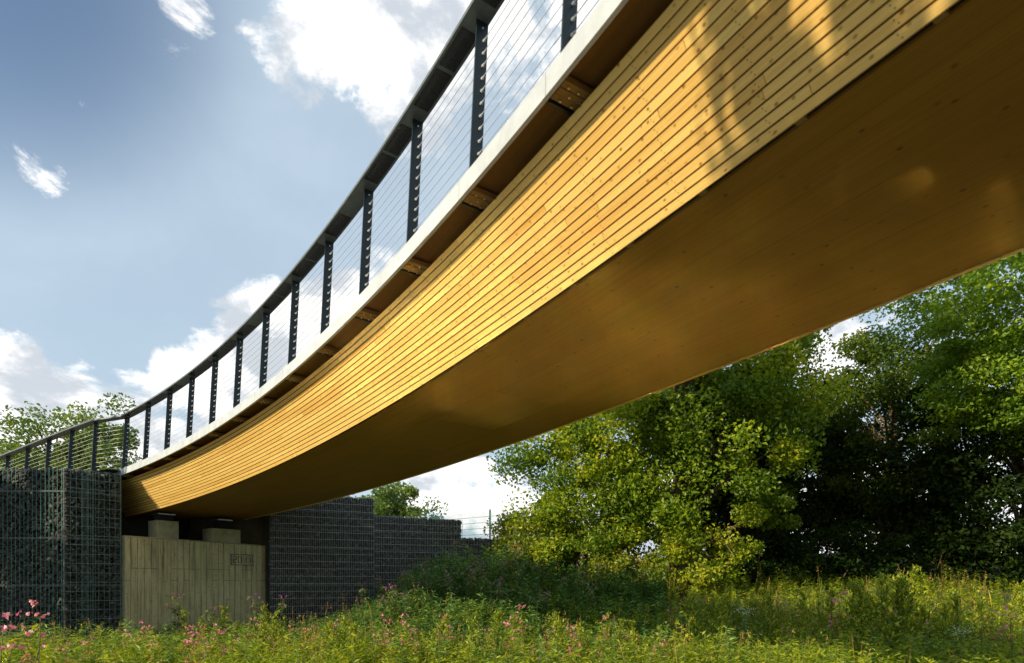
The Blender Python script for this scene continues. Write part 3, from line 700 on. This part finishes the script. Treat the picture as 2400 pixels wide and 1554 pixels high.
# understorey
tree('sapling', 'slender multi-stemmed sapling under the left side of the sunlit maple', (2.3, 16.6), (2.15, 16.4, 2.2), (1.75, 1.4, 1.9), 66, 280, .105, M['maple'], .6, .045, 'sapling', seed=41, stems=4)
tree('elder_bush', 'yellow-green elder bush where the stone wall meets the sunlit maple', (.45, 18.1), (.4, 18.0, 1.3), (.95, .9, .95), 32, 150, .10, M['yellowleaf'], .42, .03, 'bush', seed=43, stems=4)
tree('thorn_bush', 'yellowing bush under the left edge of the sunlit maple', (1.2, 17.4), (1.1, 16.9, .9), (1.3, .9, 1.1), 50, 150, .11, M['yellowleaf'], .42, .03, 'bush', seed=45, stems=4)
tree('hazel_bush', 'bright green bush in front of the maple trunk', (4.9, 15.3), (4.7, 15.0, .55), (1.3, .8, .75), 46, 140, .10, M['weed'], .4, .03, 'bush', seed=47, stems=4)
tree('hazel_bush', 'low bright bush between the saplings and the maple trunk', (3.1, 15.5), (2.9, 15.2, .2), (1.1, .7, .6), 34, 130, .09, M['yellowleaf'], .36, .025, 'bush', seed=49, stems=3)
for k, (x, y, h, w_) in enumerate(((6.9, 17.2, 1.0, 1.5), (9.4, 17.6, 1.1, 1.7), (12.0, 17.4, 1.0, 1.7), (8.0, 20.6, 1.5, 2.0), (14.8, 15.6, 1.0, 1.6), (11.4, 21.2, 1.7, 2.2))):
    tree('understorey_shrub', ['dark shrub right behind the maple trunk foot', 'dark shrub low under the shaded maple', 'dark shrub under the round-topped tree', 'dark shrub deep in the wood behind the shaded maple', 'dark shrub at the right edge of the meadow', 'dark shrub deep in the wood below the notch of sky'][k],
         (x, y), (x, y, float(ground(x, y))+h*.75), (w_, .9, h*.8), 34, 120, .13, M['shadeleaf'], .5, .03, 'shrub', 'dark shrubs under the trees', seed=60+k, stems=3)
# tree behind and left of the camera whose shade dapples the near span
tree('shade_tree', 'tree left of the near span throwing dappled shade on the boards', (-6.6, -2.6), (-2.75, -.55, 5.85), (1.25, .9, .9), 17, 46, .17, M['maple'], .42, .10, seed=71, limbs=.9)

tree('added_tall_tree', 'unseen tall broad tree added left of the footbridge to shade the wood', (-9.4, -9.7), (-10.4, 1.6, 17.4), (4.8, 3.0, 2.2), 75, 130, .30, M['shadeleaf'], 1.0, .2, seed=77, limbs=.08)  # unseen tree, added and shaped so its crown shades the wood
tree('added_leafy_tree', 'unseen broad tree added on the left to shade the stone walls', (-16.5, 8.3), (-14.6, 8.2, 10.5), (2.6, 1.5, 1.1), 34, 130, .24, M['shadeleaf'], .8, .2, seed=79, limbs=.2)  # unseen tree, added for the shade its high crown throws on the stonework

tree('added_leafy_bush', 'unseen tall bush added on the left to shade the left stone wall', (-15.0, 9.0), (-14.4, 9.2, 2.9), (2.2, 1.3, 1.3), 34, 130, .2, M['shadeleaf'], .6, .05, 'bush', seed=81, stems=3)  # unseen bush, added to keep sun off the left gabions

# ------------------------------------------------------------------ meadow mass (uncountable)
def frust(n, ylo, yhi, umin=-60, umax=2460, pw=1.0):
    y = ylo+(yhi-ylo)*rs.rand(n)**pw; u = umin+(umax-umin)*rs.rand(n); return (u-1200)/F*y, y
def inwall(x, y):
    px = x-WR0[0]; py = y-WR0[1]; tq = px*WRd[0]+py*WRd[1]; nq = px*WRn[0]+py*WRn[1]
    a = (nq > -.05) & (tq < 9.7)
    b = (x < -8.55) & (y > 12.5)
    qx = x-PA[0]; qy = y-PA[1]; tq = qx*pt_[0]+qy*pt_[1]; nq = qx*pn_[0]+qy*pn_[1]
    c = (nq > -.06) & (tq < PL+.1)
    return a | b | c
def meadow(mb, x, y, h, nl, lsz, mat_=0, spread=.16, asp=.26, tone=0.0):
    ok = ~inwall(x, y); x, y, h = x[ok], y[ok], h[ok]; n = len(x)
    g0 = ground(x, y)+CH
    lx = rs.randn(n, 2)*.10*h[:, None]
    k = nl; tt_ = np.sort(rs.rand(n, k), 1)**.8
    a = rs.rand(n, k)*2*math.pi; ax = np.stack([np.cos(a), np.sin(a), .75-1.3*rs.rand(n, k)], -1)
    sz = lsz*(1.15-.55*tt_)*(.7+.6*rs.rand(n, 1))
    C = np.stack([x[:, None]+lx[:, :1]*tt_, y[:, None]+lx[:, 1:]*tt_, g0[:, None]+h[:, None]*tt_], -1)+nrm(ax)*(sz*.5)[..., None]
    tn = np.clip(rs.rand(n, 1)*.5+.5*rs.rand(n, k)*.9+tone, 0, 1)
    A = nrm(ax).reshape(-1, 3); Cc = C.reshape(-1, 3); s = sz.reshape(-1, 1)
    Sd = nrm(np.cross(A, [0, 0, 1.])+rs.randn(len(A), 3)*.3); N = np.cross(A, Sd); N *= np.sign(N[:, 2:]+1e-9)
    v = np.stack([Cc-A*s*.5, Cc+Sd*s*asp*.5, Cc+A*s*.5-N*s*.12, Cc-Sd*s*asp*.5], 1)
    mb.add(v.reshape(-1, 3), np.arange(len(A)*4).reshape(-1, 4), mat_, None, tn.ravel())
    # stems
    w2 = .0035; b0 = np.stack([x, y, g0], -1); t0 = np.stack([x+lx[:, 0], y+lx[:, 1], g0+h], -1); sd = nrm(rs.randn(n, 3)*[1, .3, 0])*w2
    v = np.stack([b0-sd, b0+sd, t0+sd*.4, t0-sd*.4], 1); mb.add(v.reshape(-1, 3), np.arange(n*4).reshape(-1, 4), 2, None, rs.rand(n))
def patch(x, y, sc=1.0, ph=0): return .5+.5*np.sin(x*1.7*sc+ph+.8*np.sin(y*1.3*sc))*np.cos(y*1.9*sc+ph*1.7+.6*np.sin(x*2.1*sc))
mb = MB()
x, y = frust(2300, 6.2, 9.6); p_ = patch(x, y, 1.2, 2); k_ = rs.rand(len(x)) < .25+p_; x, y, p_ = x[k_], y[k_], p_[k_]; h = .42+.22*rs.rand(len(x))+.36*p_*rs.rand(len(x)); meadow(mb, x, y, h, 24, .135, 0, asp=.3)
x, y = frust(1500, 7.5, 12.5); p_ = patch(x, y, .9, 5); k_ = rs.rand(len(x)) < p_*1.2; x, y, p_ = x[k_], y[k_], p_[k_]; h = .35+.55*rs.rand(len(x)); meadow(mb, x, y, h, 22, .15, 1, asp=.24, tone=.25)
x, y = frust(3000, 8.5, 13.0); p_ = patch(x, y); k_ = rs.rand(len(x)) < .25+p_; x, y, p_ = x[k_], y[k_], p_[k_]; h = .25+.40*rs.rand(len(x))*(.4+p_); meadow(mb, x, y, h, 20, .13, 0, asp=.3)
x, y = frust(4200, 11.5, 19.0, 1150, 2460); p_ = patch(x, y, .8, 2); h = .22+.45*rs.rand(len(x))*(.3+p_); k_ = rs.rand(len(x)) < .25+.75*patch(x, y, .9, 1); meadow(mb, x[k_], y[k_], h[k_], 18, .12, 0, asp=.3)
o = mb.obj('meadow_weeds', [M['weed'], M['deepweed'], M['gstem']]); tag(o, 'mass of yellow-green weeds covering the meadow floor', 'weeds', kind='stuff')
mb = MB()
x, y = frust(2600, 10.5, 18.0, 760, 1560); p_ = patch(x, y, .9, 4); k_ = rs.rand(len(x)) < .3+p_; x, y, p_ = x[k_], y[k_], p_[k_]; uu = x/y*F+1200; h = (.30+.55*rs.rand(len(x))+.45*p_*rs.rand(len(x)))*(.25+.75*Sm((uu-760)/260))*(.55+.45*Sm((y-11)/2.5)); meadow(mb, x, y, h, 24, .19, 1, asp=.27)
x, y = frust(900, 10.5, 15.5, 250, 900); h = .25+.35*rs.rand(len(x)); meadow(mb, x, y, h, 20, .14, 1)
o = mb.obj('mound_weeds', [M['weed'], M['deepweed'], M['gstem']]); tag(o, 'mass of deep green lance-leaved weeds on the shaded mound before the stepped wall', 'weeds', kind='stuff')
# grass blades
mb = MB(); x, y = frust(5000, 6.5, 18.0); ok = ~inwall(x, y); x, y = x[ok], y[ok]; n = len(x); g0 = ground(x, y)+CH; h = (.18+.30*rs.rand(n))*(.6+.7*patch(x, y, 1.3, 3)); b0 = np.stack([x, y, g0], -1); ln = rs.randn(n, 3)*.16*h[:, None]*[1, 1, 0]; sd = nrm(rs.randn(n, 3)*[1, .5, 0])*.006
v = np.stack([b0-sd, b0+sd, b0+ln*.5+up3*h[:, None]*.6+sd*.7, b0+ln*1.6+up3*h[:, None], b0+ln*.5+up3*h[:, None]*.6-sd*.7], 1); mb.add(v.reshape(-1, 3), np.arange(n*5).reshape(-1, 5), 0, None, rs.rand(n))
o = mb.obj('grass', M['weed']); tag(o, 'long thin grass among the meadow weeds', 'grass', kind='stuff')

mb = MB(); x, y = frust(1500, 7.0, 16.0); ok = ~inwall(x, y) & (rs.rand(len(x)) < patch(x, y, .7, 6)**2*1.4); x, y = x[ok], y[ok]
for xx, yy in zip(x, y):
    hh = .4+.5*rs.rand(); b3 = np.array([xx, yy, float(ground(xx, yy))+CH]); tp = b3+np.array([rs.randn()*.12, rs.randn()*.12, hh]); mb.tube([b3, (b3+tp)/2+[0, .01, 0], tp], [.0035, .003, .002], 3, cap=False, var=rs.rand())
    leaves(mb, tp-up3*(rs.rand(7, 1)*.16)+rs.randn(7, 3)*.012, .035, axis=np.array([0, 0, 1.]), aspect=.4)
o = mb.obj('dry_grass', M['dryweed']); tag(o, 'dry orange stalks and seed heads scattered through the meadow', 'dry grass', kind='stuff')

# ------------------------------------------------------------------ flowering plants, one object each
def flower_plant(h, lmat, pmat, nl=26, lsz=.13, nf=8, fs=.030, stem='stem', asp=.27, fspread=.09, seed=0):
    global rs
    keep = rs; rs = np.random.RandomState(seed); root = empty('plant')
    st = MB(); pts = np.array([[.02*math.sin(3*q+seed), .02*math.cos(4*q), h*q] for q in np.linspace(0, 1, 7)]); st.tube(pts, np.linspace(.009, .004, 7), 5)
    side = []
    for k in range(4):
        q = .45+.4*rs.rand(); a = rs.rand()*6.28; p0 = np.array([0, 0, h*q]); p1 = p0+np.array([math.cos(a)*.11, math.sin(a)*.11, .13+.1*rs.rand()]); st.tube([p0, (p0+p1)/2+[0, 0, .0], p1], [.005, .004, .003], 4); side.append(p1)
    st.obj('stem', M[stem], root)
    lf = MB(); tt_ = .15+.83*rs.rand(nl)**.8; a = rs.rand(nl)*6.28; ax = nrm(np.stack([np.cos(a), np.sin(a), .6-1.1*rs.rand(nl)], -1)); sz = lsz*(1.2-.6*tt_)*(.75+.5*rs.rand(nl))
    C = np.stack([0*tt_, 0*tt_, h*tt_], -1)
    for p in side: C = np.vstack([C, np.repeat(p[None], 5, 0)]); a = rs.rand(5)*6.28; ax = np.vstack([ax, nrm(np.stack([np.cos(a), np.sin(a), .5-.9*rs.rand(5)], -1))]); sz = np.concatenate([sz, lsz*(.4+.3*rs.rand(5))])
    Sd = nrm(np.cross(ax, [0, 0, 1.])); N = np.cross(Sd, ax); s = sz[:, None]
    v = np.stack([C, C+ax*s*.45+Sd*s*asp*.5, C+ax*s-np.array([0, 0, .22])*s, C+ax*s*.45-Sd*s*asp*.5, C+ax*s*.5-N*s*.05], 1)
    f = (np.arange(len(s))*5)[:, None, None]+np.array([[0, 1, 4], [1, 2, 4], [2, 3, 4], [3, 0, 4]])[None]
    lf.add(v.reshape(-1, 3), f.reshape(-1, 3), 0, None, np.repeat(rs.rand(len(s)), 4)); lf.obj('foliage', M[lmat], root)
    if nf:
        fl = MB(); C = [np.array([rs.randn()*fspread*.6, rs.randn()*fspread*.6, h+.03+.05*rs.randn()]) for _ in range(nf)]+[p+rs.randn(3)*.02 for p in side for _ in range(2)]
        for c in C:
            leaves(fl, np.repeat(c[None], 4, 0)+rs.randn(4, 3)*fs*.3, fs*.95, up=0, aspect=.8)
        fl.obj('blossom', M[pmat], root)
    rs = keep; return root
def place(proto, name, x, y, sc, rz, label, cat, group, ez=None):
    o = copy_tree(proto); o.name = name; o.location = (x, y, float(ground(x, y))+CH-.03 if ez is None else ez); o.scale = (sc, sc, sc); o.rotation_euler = (random.uniform(-.08, .08), random.uniform(-.08, .08), rz); tag(o, label, cat, group)
    for c in o.children: c.name = c.name.split('.')[0]
    return o
def kill(r):
    for c in list(r.children): bpy.data.objects.remove(c)
    bpy.data.objects.remove(r)
SUNP = [flower_plant(1.0, 'weed', 'pink', 48, .17, 6, .032, seed=s_) for s_ in (1, 2, 3)]
MAGP = [flower_plant(1.0, 'deepweed', 'magenta', 64, .20, 4, .028, seed=s_) for s_ in (4, 5, 6)]
def spire_plant(seed):
    global rs
    keep = rs; rs = np.random.RandomState(seed); root = empty('plant'); st = MB(); lf = MB(); st.tube([(0, 0, 0), (.01, 0, .5), (0, 0, 1.0)], [.009, .007, .003], 5)
    for k in range(26):
        q = .12+.82*rs.rand(); a = rs.rand()*6.28; ln = .30*(1.08-q)+.05; p0 = np.array([0, 0, q]); p1 = p0+np.array([math.cos(a)*ln*.75, math.sin(a)*ln*.75, ln*.75]); st.tube([p0, p1], [.004, .002], 4)
        w3 = rs.rand(16, 1); C = p0+(p1-p0)*w3+rs.randn(16, 3)*.012; leaves(lf, C, .070*(1.1-.5*q), axis=nrm(p1-p0+np.array([0, 0, .1])), aspect=.34)
    w3 = rs.rand(40); leaves(lf, np.stack([w3*0, w3*0, .35+.66*w3], -1)+rs.randn(40, 3)*.02, .075, axis=np.array([0, 0, 1.]), aspect=.34)
    st.obj('stem', M['gstem'], root); lf.obj('foliage', M['weed'], root); rs = keep; return root
MUGP = [spire_plant(7), spire_plant(8), spire_plant(13)]
WHTP = [flower_plant(.8, 'weed', 'petalwhite', 20, .08, 60, .016, 'gstem', .2, .17, seed=s_) for s_ in (9, 10)]
def at(u, y): return (u-1200)/F*y
def htop(py, x, y): return (HZ-py)/F*y-float(ground(x, y))     # plant height so that its top shows at photo row py
G1 = 'pink-flowered balsam plants in the sunlit foreground'
L1 = 'pink-flowered balsam plant among the yellow-green weeds of the sunlit foreground'
for k in range(52):
    u = random.uniform(560, 1580); y = random.uniform(8.0, 10.8); x = at(u, y); hh = htop(random.uniform(1450, 1550), x, y)
    place(random.choice(SUNP), 'balsam_plant', x, y, max(.5, hh), random.uniform(0, 6.28), L1, 'flowering plant', G1)
NAMED = [(1228, 1422, 9.6, 'tallest pink-flowered balsam standing clear in the middle of the sunlit foreground', 'SUN'), (64, 1436, 5.2, 'large pink-flowered balsam nearest the left edge, upper of two blurred blooms', 'SUN'), (12, 1466, 4.8, 'large pink-flowered balsam cut by the left edge of the picture', 'SUN'),
         (330, 1462, 8.6, 'balsam with pale pink blooms in front of the foot of the concrete pier\'s left edge', 'SUN'), (300, 1480, 8.3, 'shorter balsam left of the pier edge, below the paler blooms', 'SUN'),
         (408, 1392, 12.6, 'dark balsam standing against the pier, left of centre', 'MAG'), (495, 1420, 12.8, 'dark bushy balsam standing against the middle of the pier', 'MAG'), (600, 1398, 13.4, 'dark balsam at the right edge of the pier', 'MAG'), (650, 1395, 14.0, 'balsam with magenta bloom just right of the pier', 'MAG'),
         (862, 1362, 14.5, 'reddish-flowered balsam alone before the dark stepped wall', 'MAG'), (1962, 1398, 9.2, 'pink-flowered balsam standing tall before the dark wood on the right', 'SUN'), (2375, 1436, 7.6, 'pink-flowered balsam at the right edge by the bare soil', 'SUN'),
         (1262, 1507, 8.6, 'deep pink balsam bloom low at the bottom, right of the tallest one', 'SUN'), (1348, 1492, 8.6, 'pale pink balsam rising above the weeds at bottom centre-right', 'SUN'), (545, 1490, 8.8, 'white-tipped balsam below the right part of the pier', 'SUN')]
for (u, py, y, lb, kd) in NAMED:
    x = at(u, y); place(random.choice(SUNP if kd == 'SUN' else MAGP), 'balsam_plant', x, y, htop(py+6, x, y), random.uniform(0, 6.28), lb, 'flowering plant', None)
for k in range(26):
    u = random.uniform(-20, 520); y = random.uniform(7.0, 10.5); x = at(u, y)
    place(random.choice(SUNP), 'balsam_plant', x, y, max(.45, htop(random.uniform(1475, 1548), x, y)), random.uniform(0, 6.28), 'pink-flowered balsam in the weeds in front of the left stone wall', 'flowering plant', 'balsam plants before the left stone wall')
for k in range(46):
    u = random.uniform(880, 1420); y = random.uniform(12.0, 16.4); x = at(u, y)
    if inwall(np.array([x]), np.array([y]))[0]: continue
    place(random.choice(MAGP), 'balsam_plant', x, y, random.uniform(.7, 1.1), random.uniform(0, 6.28), 'magenta-flowered balsam growing on the shaded mound before the stepped wall', 'flowering plant', 'magenta balsam plants on the mound')
for k in range(22):
    u = random.uniform(1480, 2400); y = random.uniform(8.8, 13); x = at(u, y)
    place(random.choice(SUNP), 'balsam_plant', x, y, random.uniform(.45, .75), random.uniform(0, 6.28), 'small pink-flowered balsam scattered in the meadow before the wood', 'flowering plant', 'scattered balsam plants before the wood')
for k, (u, py) in enumerate(((1810, 1375), (1895, 1378), (1990, 1355), (2070, 1340), (2110, 1335), (2150, 1325), (2180, 1350), (2230, 1375), (2030, 1385), (1700, 1392), (1265, 1345), (1300, 1330), (1235, 1318), (1280, 1400), (2300, 1400), (2380, 1385), (2120, 1380), (2060, 1390), (2200, 1400), (815, 1452), (660, 1470), (590, 1500), (498, 1500))):
    y = random.uniform(10, 11.5) if u > 1500 else (16 if u > 1200 else 9.5); x = at(u, y); lit = u > 1500
    place(MUGP[k % 3], 'mugwort_plant', x, y, htop(py, x, y), random.uniform(0, 6.28), 'feathery spired mugwort rising above the meadow before the wood' if lit else ('feathery mugwort on the shaded mound' if u > 1200 else 'feathery mugwort spire in the sunlit foreground'), 'weed',
          'mugwort before the wood' if lit else ('mugwort on the mound' if u > 1200 else 'mugwort in the foreground'))
place(WHTP[0], 'aster_plant', at(1745, 10.5), 10.5, htop(1432, at(1745, 10.5), 10.5)/.8, 0, 'bushy plant thick with small white flowers at the edge of the wood', 'flowering plant', None)
place(WHTP[1], 'aster_plant', at(730, 12.2), 12.2, htop(1472, at(730, 12.2), 12.2)/.8, 0, 'white-flowered plant before the foot of the stepped wall', 'flowering plant', None)
place(WHTP[0], 'aster_plant', at(770, 12.0), 12.0, htop(1484, at(770, 12), 12.)/.8, 2, 'lower white-flowered plant right beside the one before the stepped wall', 'flowering plant', None)
place(WHTP[1], 'aster_plant', at(2260, 9.5), 9.5, htop(1480, at(2260, 9.5), 9.5)/.8, 2, 'white-flowered plant beside the bare soil on the right', 'flowering plant', None)
for k, (u, py, y) in enumerate(((425, 1425, 12.4), (470, 1440, 12.2), (520, 1418, 12.9), (560, 1450, 12.6), (615, 1412, 13.2), (330, 1478, 11.2), (665, 1440, 13.6))):
    x = at(u, y); place(MUGP[k % 3], 'mugwort_plant', x, y, htop(py, x, y), random.uniform(0, 6.28), 'bushy dark mugwort in the shade at the foot of the concrete pier', 'weed', 'mugwort at the foot of the pier')
for k in range(34):
    u = random.uniform(520, 1650); y = random.uniform(8.4, 10.8); x = at(u, y)
    place(MUGP[k % 3], 'mugwort_plant', x, y, max(.5, htop(random.uniform(1425, 1510), x, y)), random.uniform(0, 6.28), 'feathery mugwort spire in the sunlit foreground', 'weed', 'mugwort in the foreground')
for k in range(60):
    u = random.uniform(1880, 2440) if k < 44 else random.uniform(1600, 1900); y = random.uniform(9.5, 13.5); x = at(u, y)
    place(MUGP[k % 3], 'mugwort_plant', x, y, max(.4, htop(random.uniform(1350, 1450), x, y)), random.uniform(0, 6.28), 'feathery spired mugwort rising above the meadow before the wood', 'weed', 'mugwort before the wood')
for r in SUNP+MAGP+MUGP+WHTP: kill(r)
# bare orange stalk
dx, dy = at(2305, 9.8), 9.8; dr = empty('dry_stalk', (dx, dy, float(ground(dx, dy))+CH)); tag(dr, 'bare orange forked dry stalk in the meadow at the right', 'dry plant')
mb = MB()
def fork(p, d, l, r, n):
    q = p+d*l; mb.tube([p, (p+q)/2+rs.randn(3)*.012, q], [r, r*.85, r*.7], 5)
    if n:
        for k in range(2 if n < 3 else 3): fork(q, nrm(d+rs.randn(3)*[.5, .3, .25]+[0, 0, .25]), l*.72, r*.66, n-1)
fork(np.zeros(3), np.array([0, 0, 1.]), .34, .016, 4); mb.obj('stalk', M['dryweed'], dr)
